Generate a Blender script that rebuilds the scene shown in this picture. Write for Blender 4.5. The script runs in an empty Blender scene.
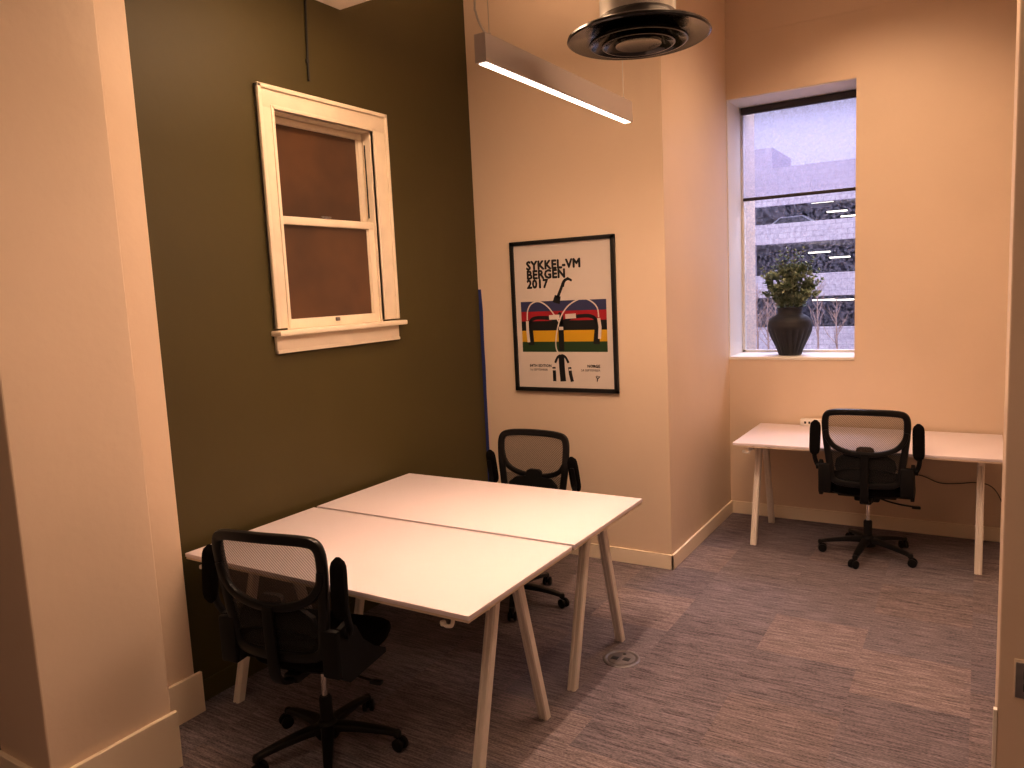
import bpy, bmesh, math, random
from mathutils import Vector, Matrix
C = bpy.context.scene.collection
PI = math.pi
random.seed(7)

# ------------------------------------------------------------------ materials
def nm(name):
    m = bpy.data.materials.new(name); m.use_nodes = True
    nt = m.node_tree
    return m, nt, nt.nodes['Principled BSDF']

def mat(name, col, rough=.6, metal=0., bump=0., bscale=80., var=0., vscale=6., spec=.5, coat=0., emit=None, estr=0.):
    m, nt, p = nm(name)
    p.inputs['Base Color'].default_value = (*col, 1)
    p.inputs['Roughness'].default_value = rough
    p.inputs['Metallic'].default_value = metal
    p.inputs['Specular IOR Level'].default_value = spec
    p.inputs['Coat Weight'].default_value = coat
    if emit:
        p.inputs['Emission Color'].default_value = (*emit, 1)
        p.inputs['Emission Strength'].default_value = estr
    tc = nt.nodes.new('ShaderNodeTexCoord')
    if var:
        n = nt.nodes.new('ShaderNodeTexNoise'); n.inputs['Scale'].default_value = vscale
        n.inputs['Detail'].default_value = 5
        nt.links.new(tc.outputs['Object'], n.inputs['Vector'])
        r = nt.nodes.new('ShaderNodeValToRGB')
        r.color_ramp.elements[0].position = .3; r.color_ramp.elements[1].position = .7
        r.color_ramp.elements[0].color = (*[c*(1-var) for c in col], 1)
        r.color_ramp.elements[1].color = (*[min(1, c*(1+var)) for c in col], 1)
        nt.links.new(n.outputs['Fac'], r.inputs['Fac'])
        nt.links.new(r.outputs['Color'], p.inputs['Base Color'])
    if bump:
        n = nt.nodes.new('ShaderNodeTexNoise'); n.inputs['Scale'].default_value = bscale
        n.inputs['Detail'].default_value = 6
        nt.links.new(tc.outputs['Object'], n.inputs['Vector'])
        b = nt.nodes.new('ShaderNodeBump'); b.inputs['Strength'].default_value = bump
        b.inputs['Distance'].default_value = .01
        nt.links.new(n.outputs['Fac'], b.inputs['Height'])
        nt.links.new(b.outputs['Normal'], p.inputs['Normal'])
    return m

M = {}
M['wall'] = mat('wall_paint', (.74, .60, .47), .55, bump=.25, bscale=9, var=.03, vscale=1.5)
M['green'] = mat('green_paint', (.078, .059, .0145), .56, bump=.2, bscale=8, var=.05, vscale=1.2)
M['trim'] = mat('trim_paint', (.88, .77, .62), .4, bump=.1, bscale=14)
M['sash'] = mat('sash_paint', (.84, .74, .60), .4, bump=.12, bscale=20, var=.04, vscale=9)
M['reveal'] = mat('reveal_paint', (.80, .76, .70), .5, bump=.1, bscale=12)
M['ceiling'] = mat('ceiling_paint', (.88, .80, .70), .7, bump=.15, bscale=12)
M['black'] = mat('black_plastic', (.009, .0075, .0075), .5, bump=.05, bscale=300, spec=.22)
M['blackgl'] = mat('black_gloss_plastic', (.009, .0075, .0075), .33, var=.1, spec=.35)
M['cushion'] = mat('black_seat_fabric', (.008, .0065, .0065), .95, bump=.4, bscale=420, var=.15, vscale=40, spec=.08)
M['chrome'] = mat('chrome', (.75, .72, .68), .18, 1., var=.03)
M['duct'] = mat('galvanised_duct', (.50, .46, .41), .45, .45, bump=.12, bscale=25, var=.12, vscale=14)
M['vent'] = mat('dark_bronze_vent', (.016, .012, .011), .22, .2, var=.15, vscale=12, coat=.3)
M['white'] = mat('white_laminate', (.80, .72, .76), .42, var=.01, vscale=3)
M['edge'] = mat('laminate_edge', (.70, .58, .46), .5, var=.06, vscale=40)
M['leg'] = mat('white_powder_coat', (.80, .74, .68), .42, bump=.05, bscale=120)
M['lampbody'] = mat('lamp_housing_grey', (.50, .43, .40), .45, .2, bump=.04, bscale=100)
M['diffuser'] = mat('lamp_diffuser', (1, .95, .88), .5, emit=(1, .87, .74), estr=6.)
M['cord'] = mat('grey_cord', (.5, .45, .4), .6, var=.05)
M['darkcord'] = mat('dark_cord', (.06, .05, .045), .6, var=.05)
M['tape'] = mat('blue_tape', (.028, .045, .19), .6, var=.1, vscale=30)
M['vase'] = mat('charcoal_ceramic', (.026, .026, .033), .6, bump=.2, bscale=60, var=.12, vscale=20)
M['stem'] = mat('plant_stem', (.11, .10, .05), .8, var=.2, vscale=30)
M['metal'] = mat('brushed_metal', (.24, .22, .22), .45, .7, bump=.1, bscale=120, var=.1, vscale=40)
M['plug'] = mat('dark_socket', (.03, .03, .03), .5, var=.1)
M['socketwhite'] = mat('white_plastic', (.85, .80, .74), .4, var=.01)
M['frame'] = mat('black_frame', (.010, .009, .009), .35, bump=.05, bscale=90)
M['pole'] = mat('bare_bark', (.40, .26, .20), .9, bump=.4, bscale=10, var=.2)
M['shadebar'] = mat('shade_bar_brown', (.045, .035, .035), .5, var=.1)
M['conduit'] = mat('conduit_dark', (.018, .014, .008), .6, var=.1)
M['carp'] = mat('car_paint_pale', (.75, .75, .78), .3, coat=.5, var=.02)
M['card'] = mat('car_paint_dark', (.05, .05, .07), .3, coat=.5, var=.02)
M['tyre'] = mat('tyre', (.02, .02, .02), .8, var=.1)
M['asphalt'] = mat('asphalt', (.2, .2, .21), .9, bump=.4, bscale=30, var=.15)
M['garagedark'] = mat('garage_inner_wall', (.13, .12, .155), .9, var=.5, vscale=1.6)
M['gtube'] = mat('garage_tube_light', (1, 1, .95), .5, emit=(1, .93, .8), estr=3.5)

def concrete():
    m, nt, p = nm('pale_concrete'); p.inputs['Roughness'].default_value = .9
    tc = nt.nodes.new('ShaderNodeTexCoord')
    br = nt.nodes.new('ShaderNodeTexBrick'); br.inputs['Scale'].default_value = .8
    mp = nt.nodes.new('ShaderNodeMapping'); mp.inputs['Rotation'].default_value = (PI/2, 0, 0)
    br.inputs['Color1'].default_value = (.60, .53, .58, 1); br.inputs['Color2'].default_value = (.52, .46, .52, 1)
    br.inputs['Mortar'].default_value = (.40, .35, .40, 1); br.inputs['Mortar Size'].default_value = .012
    n = nt.nodes.new('ShaderNodeTexNoise'); n.inputs['Scale'].default_value = 5; n.inputs['Detail'].default_value = 8
    mx = nt.nodes.new('ShaderNodeMix'); mx.data_type = 'RGBA'; mx.blend_type = 'OVERLAY'; mx.inputs[0].default_value = .6
    nt.links.new(tc.outputs['Object'], mp.inputs['Vector']); nt.links.new(mp.outputs['Vector'], br.inputs['Vector'])
    nt.links.new(tc.outputs['Object'], n.inputs['Vector'])
    nt.links.new(br.outputs['Color'], mx.inputs[6]); nt.links.new(n.outputs['Fac'], mx.inputs[7])
    nt.links.new(mx.outputs[2], p.inputs['Base Color'])
    return m
M['concrete'] = concrete()

def carpet():
    m, nt, p = nm('carpet_tiles'); L = nt.links.new; N = nt.nodes.new
    p.inputs['Roughness'].default_value = .95; p.inputs['Specular IOR Level'].default_value = .15
    tc = N('ShaderNodeTexCoord')
    sep = N('ShaderNodeSeparateXYZ'); L(tc.outputs['Object'], sep.inputs[0])
    def math_(op, a, b=None):
        n = N('ShaderNodeMath'); n.operation = op
        for i, v in enumerate((a, b)):
            if v is None: continue
            if isinstance(v, (int, float)): n.inputs[i].default_value = v
            else: L(v, n.inputs[i])
        return n.outputs[0]
    S = .46
    gx = math_('DIVIDE', sep.outputs['X'], S)
    cx_ = math_('FLOOR', gx)
    off = math_('MULTIPLY', math_('FRACT', math_('MULTIPLY', cx_, .5)), 1.0)
    gy = math_('ADD', math_('DIVIDE', sep.outputs['Y'], S), off)
    cy_ = math_('FLOOR', gy)
    cmb = N('ShaderNodeCombineXYZ'); L(cx_, cmb.inputs[0]); L(cy_, cmb.inputs[1])
    wn = N('ShaderNodeTexWhiteNoise'); wn.noise_dimensions = '3D'; L(cmb.outputs[0], wn.inputs['Vector'])
    # streaks running along X, shifted per tile
    def streak(sx, sy, detail):
        mp = N('ShaderNodeMapping'); mp.inputs['Scale'].default_value = (sx, sy, 1)
        va = N('ShaderNodeVectorMath'); va.operation = 'ADD'
        sc = N('ShaderNodeVectorMath'); sc.operation = 'SCALE'; sc.inputs['Scale'].default_value = 9.
        L(wn.outputs['Color'], sc.inputs[0]); L(tc.outputs['Object'], va.inputs[0]); L(sc.outputs[0], va.inputs[1])
        L(va.outputs[0], mp.inputs['Vector'])
        n = N('ShaderNodeTexNoise'); n.inputs['Scale'].default_value = 1; n.inputs['Detail'].default_value = detail
        L(mp.outputs[0], n.inputs['Vector']); return n.outputs['Fac']
    s1 = streak(7, 110, 4); s2 = streak(90, 260, 2)
    f = math_('ADD', math_('MULTIPLY', s1, .55), math_('MULTIPLY', s2, .45))
    r = N('ShaderNodeValToRGB')
    r.color_ramp.elements[0].position = .34; r.color_ramp.elements[0].color = (.085, .073, .082, 1)
    r.color_ramp.elements[1].position = .66; r.color_ramp.elements[1].color = (.36, .31, .33, 1)
    L(f, r.inputs['Fac'])
    tint = N('ShaderNodeValToRGB')
    tint.color_ramp.interpolation = 'CONSTANT'
    tint.color_ramp.elements[0].position = 0; tint.color_ramp.elements[0].color = (.88, .87, .9, 1)
    tint.color_ramp.elements[1].position = .3; tint.color_ramp.elements[1].color = (.95, .95, .98, 1)
    e = tint.color_ramp.elements.new(.62); e.color = (.98, .94, .92, 1)
    e = tint.color_ramp.elements.new(.82); e.color = (1.16, 1.10, 1.05, 1)
    L(wn.outputs['Value'], tint.inputs['Fac'])
    mx = N('ShaderNodeMix'); mx.data_type = 'RGBA'; mx.blend_type = 'MULTIPLY'; mx.inputs[0].default_value = 1
    L(r.outputs['Color'], mx.inputs[6]); L(tint.outputs['Color'], mx.inputs[7])
    L(mx.outputs[2], p.inputs['Base Color'])
    b = N('ShaderNodeBump'); b.inputs['Strength'].default_value = .5; b.inputs['Distance'].default_value = .004
    L(f, b.inputs['Height']); L(b.outputs['Normal'], p.inputs['Normal'])
    return m
M['carpet'] = carpet()

def see_through(name, col, alpha, scale, stripes=True, rough=.8, transl=0.):
    """thin woven mesh: mixes a transparent shader with the fibre colour"""
    m, nt, p = nm(name); L = nt.links.new; N = nt.nodes.new
    p.inputs['Base Color'].default_value = (*col, 1); p.inputs['Roughness'].default_value = rough
    tr = N('ShaderNodeBsdfTransparent'); mx = N('ShaderNodeMixShader')
    out = nt.nodes['Material Output']
    src = p.outputs[0]
    if transl:
        tl = N('ShaderNodeBsdfTranslucent'); tl.inputs['Color'].default_value = (*col, 1)
        m2 = N('ShaderNodeMixShader'); m2.inputs[0].default_value = transl
        L(p.outputs[0], m2.inputs[1]); L(tl.outputs[0], m2.inputs[2]); src = m2.outputs[0]
    L(tr.outputs[0], mx.inputs[1]); L(src, mx.inputs[2]); L(mx.outputs[0], out.inputs['Surface'])
    tc = N('ShaderNodeTexCoord')
    if stripes:
        w = N('ShaderNodeTexWave'); w.inputs['Scale'].default_value = scale; w.bands_direction = 'DIAGONAL'
        w.inputs['Distortion'].default_value = .6
    else:
        w = N('ShaderNodeTexNoise'); w.inputs['Scale'].default_value = scale; w.inputs['Detail'].default_value = 2
    L(tc.outputs['Object'], w.inputs['Vector'])
    r = N('ShaderNodeMapRange'); r.inputs['To Min'].default_value = alpha[0]; r.inputs['To Max'].default_value = alpha[1]
    if not stripes:
        r.inputs['From Min'].default_value = .35; r.inputs['From Max'].default_value = .65
    L(w.outputs['Fac'], r.inputs['Value']); L(r.outputs[0], mx.inputs[0])
    return m
M['mesh'] = see_through('chair_mesh', (.085, .062, .055), (.48, .74), 48)
M['darkmesh'] = see_through('chair_mesh_lower', (.012, .010, .010), (.62, .85), 48)
M['shade'] = see_through('shade_screen', (.50, .46, .58), (.24, .38), 150, False, transl=.55)
M['glass'] = see_through('window_glass', (.75, .75, .9), (.0, .13), 55, False, rough=.2, transl=.5)

def reflection_pane():
    m, nt, p = nm('painted_reflection_glass'); L = nt.links.new; N = nt.nodes.new
    p.inputs['Roughness'].default_value = .32
    p.inputs['Specular IOR Level'].default_value = .6
    p.inputs['Coat Weight'].default_value = .15
    tc = N('ShaderNodeTexCoord'); n = N('ShaderNodeTexNoise'); n.inputs['Scale'].default_value = 2.2; n.inputs['Detail'].default_value = 3
    L(tc.outputs['Object'], n.inputs['Vector'])
    r = N('ShaderNodeValToRGB'); r.color_ramp.elements[0].position = .3; r.color_ramp.elements[1].position = .75
    r.color_ramp.elements[0].color = (.075, .042, .026, 1); r.color_ramp.elements[1].color = (.17, .083, .040, 1)  # room reflection painted into the pane as blotchy browns
    L(n.outputs['Fac'], r.inputs['Fac']); L(r.outputs['Color'], p.inputs['Base Color'])
    return m
M['reflection_pane'] = reflection_pane()

def leafmat():
    m, nt, p = nm('sage_leaf'); L = nt.links.new; N = nt.nodes.new
    p.inputs['Roughness'].default_value = .6
    tc = N('ShaderNodeTexCoord'); n = N('ShaderNodeTexNoise'); n.inputs['Scale'].default_value = 22
    L(tc.outputs['Object'], n.inputs['Vector'])
    r = N('ShaderNodeValToRGB'); r.color_ramp.elements[0].position = .35; r.color_ramp.elements[1].position = .7
    r.color_ramp.elements[0].color = (.09, .14, .075, 1); r.color_ramp.elements[1].color = (.46, .54, .40, 1)
    L(n.outputs['Fac'], r.inputs['Fac']); L(r.outputs['Color'], p.inputs['Base Color'])
    p.inputs['Subsurface Weight'].default_value = 0
    return m
M['leaf'] = leafmat()

for nme, c in dict(paper=(.66, .59, .54), ink=(.012, .012, .014), blue=(.045, .05, .13), red=(.36, .018, .03), yellow=(.62, .36, .02), dgreen=(.028, .062, .025)).items():
    M[nme] = mat('poster_'+nme, c, .35, var=.02, vscale=4)

# ------------------------------------------------------------------ builders
def box(bm, x0, x1, y0, y1, z0, z1, bev=0., seg=2):
    r = bmesh.ops.create_cube(bm, size=1)
    vs = r['verts']
    for v in vs:
        v.co = Vector(((x0+x1)/2 + v.co.x*(x1-x0), (y0+y1)/2 + v.co.y*(y1-y0), (z0+z1)/2 + v.co.z*(z1-z0)))
    if bev:
        es = list({e for v in vs for e in v.link_edges})
        bmesh.ops.bevel(bm, geom=es, offset=bev, segments=seg, profile=.5, affect='EDGES')
    return vs

def sweep(bm, pts, prof, closed=False, up=Vector((0, 0, 1)), scale=None, caps=True):
    """prof: list of (a,b) offsets in (side, normal) frame"""
    pts = [Vector(p) for p in pts]; n = len(pts); rings = []
    side0 = None
    for i, p in enumerate(pts):
        if closed: t = pts[(i+1) % n]-pts[i-1]
        else: t = pts[min(i+1, n-1)]-pts[max(i-1, 0)]
        t.normalize()
        s = t.cross(up)
        if s.length < 1e-4: s = side0 or t.orthogonal()
        s.normalize()
        if side0 is not None and not closed and s.dot(side0) < 0: s = -s
        side0 = s.copy()
        nrm = s.cross(t).normalized()
        k = scale[i] if scale else 1.
        rings.append([bm.verts.new(p + s*a*k + nrm*b*k) for a, b in prof])
    m = len(prof)
    rng = range(n) if closed else range(n-1)
    for i in rng:
        A, B = rings[i], rings[(i+1) % n]
        for j in range(m):
            try: bm.faces.new((A[j], A[(j+1) % m], B[(j+1) % m], B[j]))
            except ValueError: pass
    if caps and not closed:
        bm.faces.new(rings[0][::-1]); bm.faces.new(rings[-1])
    return rings

def circ(r, n=10, ry=None):
    ry = r if ry is None else ry
    return [(r*math.cos(2*PI*k/n), ry*math.sin(2*PI*k/n)) for k in range(n)]
def rrect(w, h, r=.004):
    out = []
    for cx_, cy_, a0 in ((w/2-r, h/2-r, 0), (-w/2+r, h/2-r, 90), (-w/2+r, -h/2+r, 180), (w/2-r, -h/2+r, 270)):
        for k in range(3):
            a = math.radians(a0+45*k); out.append((cx_+r*math.cos(a), cy_+r*math.sin(a)))
    return out
def smooth_path(pts, n=6, closed=False):
    pts = [Vector(p) for p in pts]; out = []; N = len(pts)
    rng = range(N) if closed else range(N-1)
    for i in rng:
        p0 = pts[i-1] if (closed or i > 0) else pts[0]
        p1 = pts[i]; p2 = pts[(i+1) % N]
        p3 = pts[(i+2) % N] if (closed or i+2 < N) else pts[-1]
        for k in range(n):
            t = k/n
            out.append(.5*((2*p1)+(-p0+p2)*t+(2*p0-5*p1+4*p2-p3)*t*t+(-p0+3*p1-3*p2+p3)*t**3))
    if not closed: out.append(pts[-1])
    return out
def lathe(bm, prof, c=(0, 0, 0), seg=32, mod=None):
    rings = []
    for r, z in prof:
        ring = []
        for k in range(seg):
            a = 2*PI*k/seg; rr = r*(mod(a, z) if mod else 1)
            ring.append(bm.verts.new((c[0]+rr*math.cos(a), c[1]+rr*math.sin(a), c[2]+z)))
        rings.append(ring)
    for A, B in zip(rings, rings[1:]):
        for k in range(seg):
            bm.faces.new((A[k], A[(k+1) % seg], B[(k+1) % seg], B[k]))
    if prof[0][0] > 1e-5: bm.faces.new(rings[0][::-1])
    if prof[-1][0] > 1e-5: bm.faces.new(rings[-1])
    return rings
def cyl(bm, p0, p1, r, n=14):
    p0 = Vector(p0); p1 = Vector(p1); d = (p1-p0)
    up = Vector((0, 0, 1)) if abs(d.normalized().z) < .9 else Vector((0, 1, 0))
    sweep(bm, [p0, p1], circ(r, n), up=up)

def obj(name, bm, m, parent=None, smooth=True, ang=40):
    bmesh.ops.remove_doubles(bm, verts=bm.verts, dist=1e-6)
    bmesh.ops.recalc_face_normals(bm, faces=bm.faces)
    me = bpy.data.meshes.new(name); bm.to_mesh(me); bm.free()
    if smooth:
        for p in me.polygons: p.use_smooth = True
        me.set_sharp_from_angle(angle=math.radians(ang))
    me.materials.append(m)
    o = bpy.data.objects.new(name, me); C.objects.link(o)
    if parent: o.parent = parent
    return o
def thing(name, label, cat, loc=(0, 0, 0), rz=0, group=None):
    o = bpy.data.objects.new(name, None); C.objects.link(o); o.empty_display_size = .1
    o.location = loc; o.rotation_euler = (0, 0, rz); return tag(o, label, cat, group)
def tag(o, label, cat, group=None, kind=None):
    o['label'] = label; o['category'] = cat
    if group: o['group'] = group
    if kind: o['kind'] = kind
    return o
def struct(name, bm, m, parent=None, smooth=False):
    o = obj(name, bm, m, parent, smooth)
    if not parent: o['kind'] = 'structure'
    return o
def B(*a, **k):
    bm = bmesh.new(); box(bm, *a, **k); return bm
def add_mat(o, m):
    o.data.materials.append(m); return len(o.data.materials)-1
def dup(root, name=None, loc=None, rz=None, label=None, group=None):
    r = root.copy(); C.objects.link(r)
    if loc is not None: r.location = loc
    if rz is not None: r.rotation_euler = (0, 0, rz)
    if label: r['label'] = label
    if group: r['group'] = group
    for ch in list(root.children):
        c = ch.copy(); C.objects.link(c); c.parent = r
        for g in ch.children:
            d = g.copy(); C.objects.link(d); d.parent = c
    return r

# ------------------------------------------------------------------ measurements (metres, camera above x=y=0)
GX = -3.06      # green wall plane
PY = 4.54       # poster wall plane
CX = -1.664     # alcove side wall plane
BY = 5.913      # alcove back wall plane
PX = .079; PYN = 2.9; PYF = 3.2   # partition on the right
WX1, WZ0, WZ1, WY = -.767, 1.246, 3.177, 6.29
ZC = 4.2

# ------------------------------------------------------------------ room shell
struct('floor', B(-5.2, 3.2, -3.2, 6.9, -.12, 0), M['carpet'])
bm = bmesh.new(); box(bm, -5.2, 3.2, -3.2, 6.9, ZC, ZC+.12)
struct('ceiling', bm, M['ceiling'])
bm = B(GX, -2.2, -3.0, 3.319, 3.42, ZC)
struct('trim_1', bm, M['ceiling'])                      # dropped soffit whose far corner shows at the top
# green wall with the window opening
wy0, wy1, wz0, wz1 = 2.757, 3.505, 1.665, 2.80
bm = bmesh.new()
for a in ((1.5, wy0, 0, ZC), (wy1, PY, 0, ZC), (wy0, wy1, 0, wz0), (wy0, wy1, wz1, ZC)):
    box(bm, GX-.3, GX, a[0], a[1], a[2], a[3])
struct('wall_left', bm, M['green'])
struct('wall_back', B(-3.36, CX, PY, 6.75, 0, ZC), M['wall'])
for nme, a in (('wall_alcove_lower', (CX, WX1, 0, WZ0-.022)), ('wall_alcove_upper', (CX, WX1, WZ1, ZC)), ('wall_alcove_back', (WX1, .6, 0, ZC))):
    struct(nme, B(a[0], a[1], BY, 6.45, a[2], a[3]), M['wall'])
bm = bmesh.new(); box(bm, .35, .6, PYF, BY, 0, ZC)
struct('wall_alcove_right', bm, M['wall'])
bm = bmesh.new(); box(bm, PX, 3.2, PYN, PYF, 0, ZC, .004)
struct('wall_right', bm, M['wall'])
struct('wall_far_right', B(3.0, 3.2, -3.2, PYN, 0, ZC), M['wall'])
struct('wall_behind', B(-5.2, 3.2, -3.2, -3.0, 0, ZC), M['wall'])
struct('wall_far_left', B(-5.2, -5.0, -3.2, 1.7, 0, ZC), M['wall'])
struct('wall_left_return', B(-5.2, GX-.005, 1.7, 1.95, 0, ZC), M['wall'])
# stepped column at the left
bm = bmesh.new(); box(bm, -3.07, -2.715, 1.22, 1.685, 0, ZC, .006)
struct('wall_column', bm, M['wall'])
bm = bmesh.new(); box(bm, -3.07, -2.99, 1.685, 1.985, 0, ZC, .005)
struct('wall_column_step', bm, M['wall'])
# faint joint line across the alcove wall, near the ceiling
bm = bmesh.new(); box(bm, CX, .35, BY-.004, BY, 3.615, ZC, .0015)
struct('trim_2', bm, M['wall'])
# reveal lining and sill of the alcove window
bm = bmesh.new()
box(bm, CX, WX1, BY-.006, WY+.1, WZ0-.022, WZ0, .003)
struct('trim_3', bm, M['reveal'])
bm = bmesh.new()
box(bm, CX, CX+.006, BY+.004, WY+.1, WZ0, WZ1-.006)
box(bm, CX, WX1, BY+.004, WY+.1, WZ1-.006, WZ1)
struct('trim_4', bm, M['reveal'])

# baseboards
def bb_piece(bm, x0, x1, y0, y1, h, top='y-'):
    box(bm, x0, x1, y0, y1, 0, h, .003)
bm = bmesh.new()
bb_piece(bm, GX+.0, CX+.016, PY-.016, PY, .098)
struct('baseboard_back', bm, M['trim'])
struct('baseboard_side', B(CX, CX+.016, PY-.016, BY, 0, .098, bev=.003), M['trim'])
struct('baseboard_alcove', B(CX+.016, .35, BY-.016, BY, 0, .098, bev=.003), M['trim'])
struct('baseboard_green', B(GX, GX+.014, 2.04, PY-.016, 0, .10, bev=.003), M['black'] if 0 else M['green'])
bm = bmesh.new()
box(bm, -2.715, -2.695, 1.20, 1.70, 0, .235, .003)
box(bm, -3.07, -2.715, 1.20, 1.22, 0, .235, .003)
struct('baseboard_column', bm, M['trim'])
bm = bmesh.new()
box(bm, -2.99, -2.972, 1.70, 2.012, 0, .19, .003)
struct('baseboard_step', bm, M['trim'])
struct('baseboard_right', B(PX-.011, PX, PYN-.002, PYN+.02, 0, .345, bev=.001), M['socketwhite'])

# ------------------------------------------------------------------ green wall window (window_1)
w = bpy.data.objects.new('window_1', None); C.objects.link(w); w['kind'] = 'structure'
w.location = (GX, (wy0+wy1)/2, wz0)
def wobj(name, boxes, m, parent=None, off=Vector((0, 0, 0)), bev=.004):
    bm = bmesh.new()
    for b in boxes: box(bm, *b, bev=bev)
    o = bpy.data.objects.new
    loc = Vector((GX, (wy0+wy1)/2, wz0))
    for v in bm.verts: v.co -= loc
    return obj(name, bm, m, parent, True, 30)
cy0, cy1, cz1 = 2.664, 3.622, 2.905
wobj('casing', [(GX, GX+.022, cy0, wy0+.008, 1.70, cz1), (GX, GX+.022, wy1-.008, cy1, 1.70, cz1), (GX, GX+.0225, cy0, cy1, wz1-.008, cz1),
                (GX, GX+.034, cy0, cy0+.022, 1.70, cz1), (GX, GX+.034, cy1-.022, cy1, 1.70, cz1), (GX, GX+.034, cy0, cy1, cz1-.022, cz1),
                (GX, GX+.028, wy0-.012, wy0+.008, 1.70, wz1+.01), (GX, GX+.028, wy1-.008, wy1+.012, 1.70, wz1+.01), (GX, GX+.028, wy0-.01, wy1+.01, wz1-.008, wz1+.012)], M['sash'], w)
wobj('jamb', [(GX-.2, GX, wy0, wy0+.012, wz0, wz1), (GX-.2, GX, wy1-.012, wy1, wz0, wz1), (GX-.2, GX, wy0, wy1, wz1-.012, wz1),
              
              (GX-.056, GX-.048, wy1-.016, wy1, wz0, wz1)], M['sash'], w, bev=.002)
wobj('sill', [(GX-.12, GX+.07, 2.648, 3.650, 1.662, 1.690)], M['sash'], w, bev=.007)
wobj('apron', [(GX, GX+.02, cy0, 3.622, 1.572, 1.664), (GX, GX+.026, cy0, 3.622, 1.572, 1.590)], M['sash'], w)
def sash(name, xf, y0, y1, z0, z1, st, rt, rb):
    s = wobj(name, [(xf-.035, xf, y0, y0+st, z0, z1), (xf-.035, xf, y1-st, y1, z0, z1), (xf-.0345, xf+.0005, y0, y1, z0, z0+rb), (xf-.0345, xf+.0005, y0, y1, z1-rt, z1),
                    (xf-.026, xf-.008, y0+st-.008, y0+st+.006, z0, z1), (xf-.026, xf-.008, y1-st-.006, y1-st+.008, z0, z1)], M['sash'], w)
    g = wobj('pane', [(xf-.022, xf-.016, y0+st-.004, y1-st+.004, z0+rb-.004, z1-rt+.004)], M['reflection_pane'], s, bev=0)
    return s
ms = 2.235
sash('upper_sash', GX-.060, wy0+.005, wy1-.014, ms-.01, wz1-.014, .036, .036, .035)
ls = sash('lower_sash', GX-.018, wy0+.006, wy1-.010, 1.690, ms+.04, .044, .042, .052)
bm = bmesh.new(); loc = Vector((GX, (wy0+wy1)/2, wz0))
lathe(bm, [(.0, 0), (.018, 0), (.018, .008), (.008, .014), (0, .016)], (GX-.030, 3.12, ms+.04), 16)
box(bm, GX-.036, GX-.024, 3.09, 3.16, ms+.045, ms+.055, .002)
for v in bm.verts: v.co -= loc
obj('sash_lock', bm, M['metal'], ls)
bm = bmesh.new(); box(bm, GX-.020, GX-.004, 3.125, 3.15, 1.715, 1.735, .003)
for v in bm.verts: v.co -= loc
obj('sash_lift', bm, M['metal'], ls)
bm = bmesh.new(); sweep(bm, smooth_path([(GX-.040, 3.486, 2.72), (GX-.038, 3.484, 2.6), (GX-.040, 3.486, 2.30)], 5), circ(.004, 6), up=Vector((0, 1, 0)))
for v in bm.verts: v.co -= loc
obj('sash_cord', bm, M['conduit'], w)
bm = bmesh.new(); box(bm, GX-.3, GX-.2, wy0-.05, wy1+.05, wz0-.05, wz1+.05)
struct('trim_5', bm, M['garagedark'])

# conduit running up the green wall over the window
bm = bmesh.new(); sweep(bm, [(GX+.006, 3.037, 2.985), (GX+.006, 3.040, 3.1), (GX+.006, 3.055, 3.419)], circ(.0065, 8), up=Vector((0, 1, 0)))
box(bm, GX, GX+.01, 3.028, 3.048, 3.075, 3.095, .002)
tag(obj('wall_conduit', bm, M['conduit']), 'thin dark conduit running up the green wall above the white window', 'conduit')
# blue tape
bm = bmesh.new()
zs = [1.855, 1.7, 1.5, 1.3, 1.1, .9, .5, .1]; ww = [.022, .030, .026, .028, .025, .025, .024, .024]
L_ = [bm.verts.new((GX+.001, PY-.0018, z)) for z in zs]; R_ = [bm.verts.new((GX+.001+w_, PY-.0018, z)) for z, w_ in zip(zs, ww)]
L2 = [bm.verts.new((GX+.001, PY-.0002, z)) for z in zs]; R2 = [bm.verts.new((GX+.001+w_, PY-.0002, z)) for z, w_ in zip(zs, ww)]
for i in range(len(zs)-1):
    bm.faces.new((L_[i], R_[i], R_[i+1], L_[i+1])); bm.faces.new((R_[i], R2[i], R2[i+1], R_[i+1])); bm.faces.new((L2[i], R2[i], R2[i+1], L2[i+1])); bm.faces.new((L_[i], L2[i], L2[i+1], L_[i+1]))
bm.faces.new((L_[0], R_[0], R2[0], L2[0])); bm.faces.new((L_[-1], R_[-1], R2[-1], L2[-1]))
tag(obj('tape_strip', bm, M['tape'], smooth=False), 'strip of blue painter\'s tape down the corner of the green wall', 'tape')

# ------------------------------------------------------------------ alcove window (window_2)
w2 = bpy.data.objects.new('window_2', None); C.objects.link(w2); w2['kind'] = 'structure'; w2.location = (0, 0, 0)
def frame_boxes(x0, x1, z0, z1, t, y0, y1):
    return [(x0, x0+t, y0, y1, z0, z1), (x1-t, x1, y0, y1, z0, z1), (x0, x1, y0, y1, z0, z0+t), (x0, x1, y0, y1, z1-t, z1)]
bm = bmesh.new()
for b in frame_boxes(CX+.006, WX1, WZ0, WZ1-.006, .02, WY, WY+.05): box(bm, *b, bev=.002)
obj('window_frame', bm, M['reveal'], w2)
obj('pane', B(CX+.02, WX1-.01, WY+.03, WY+.034, WZ0+.01, WZ1-.02), M['glass'], w2, False)

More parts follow.
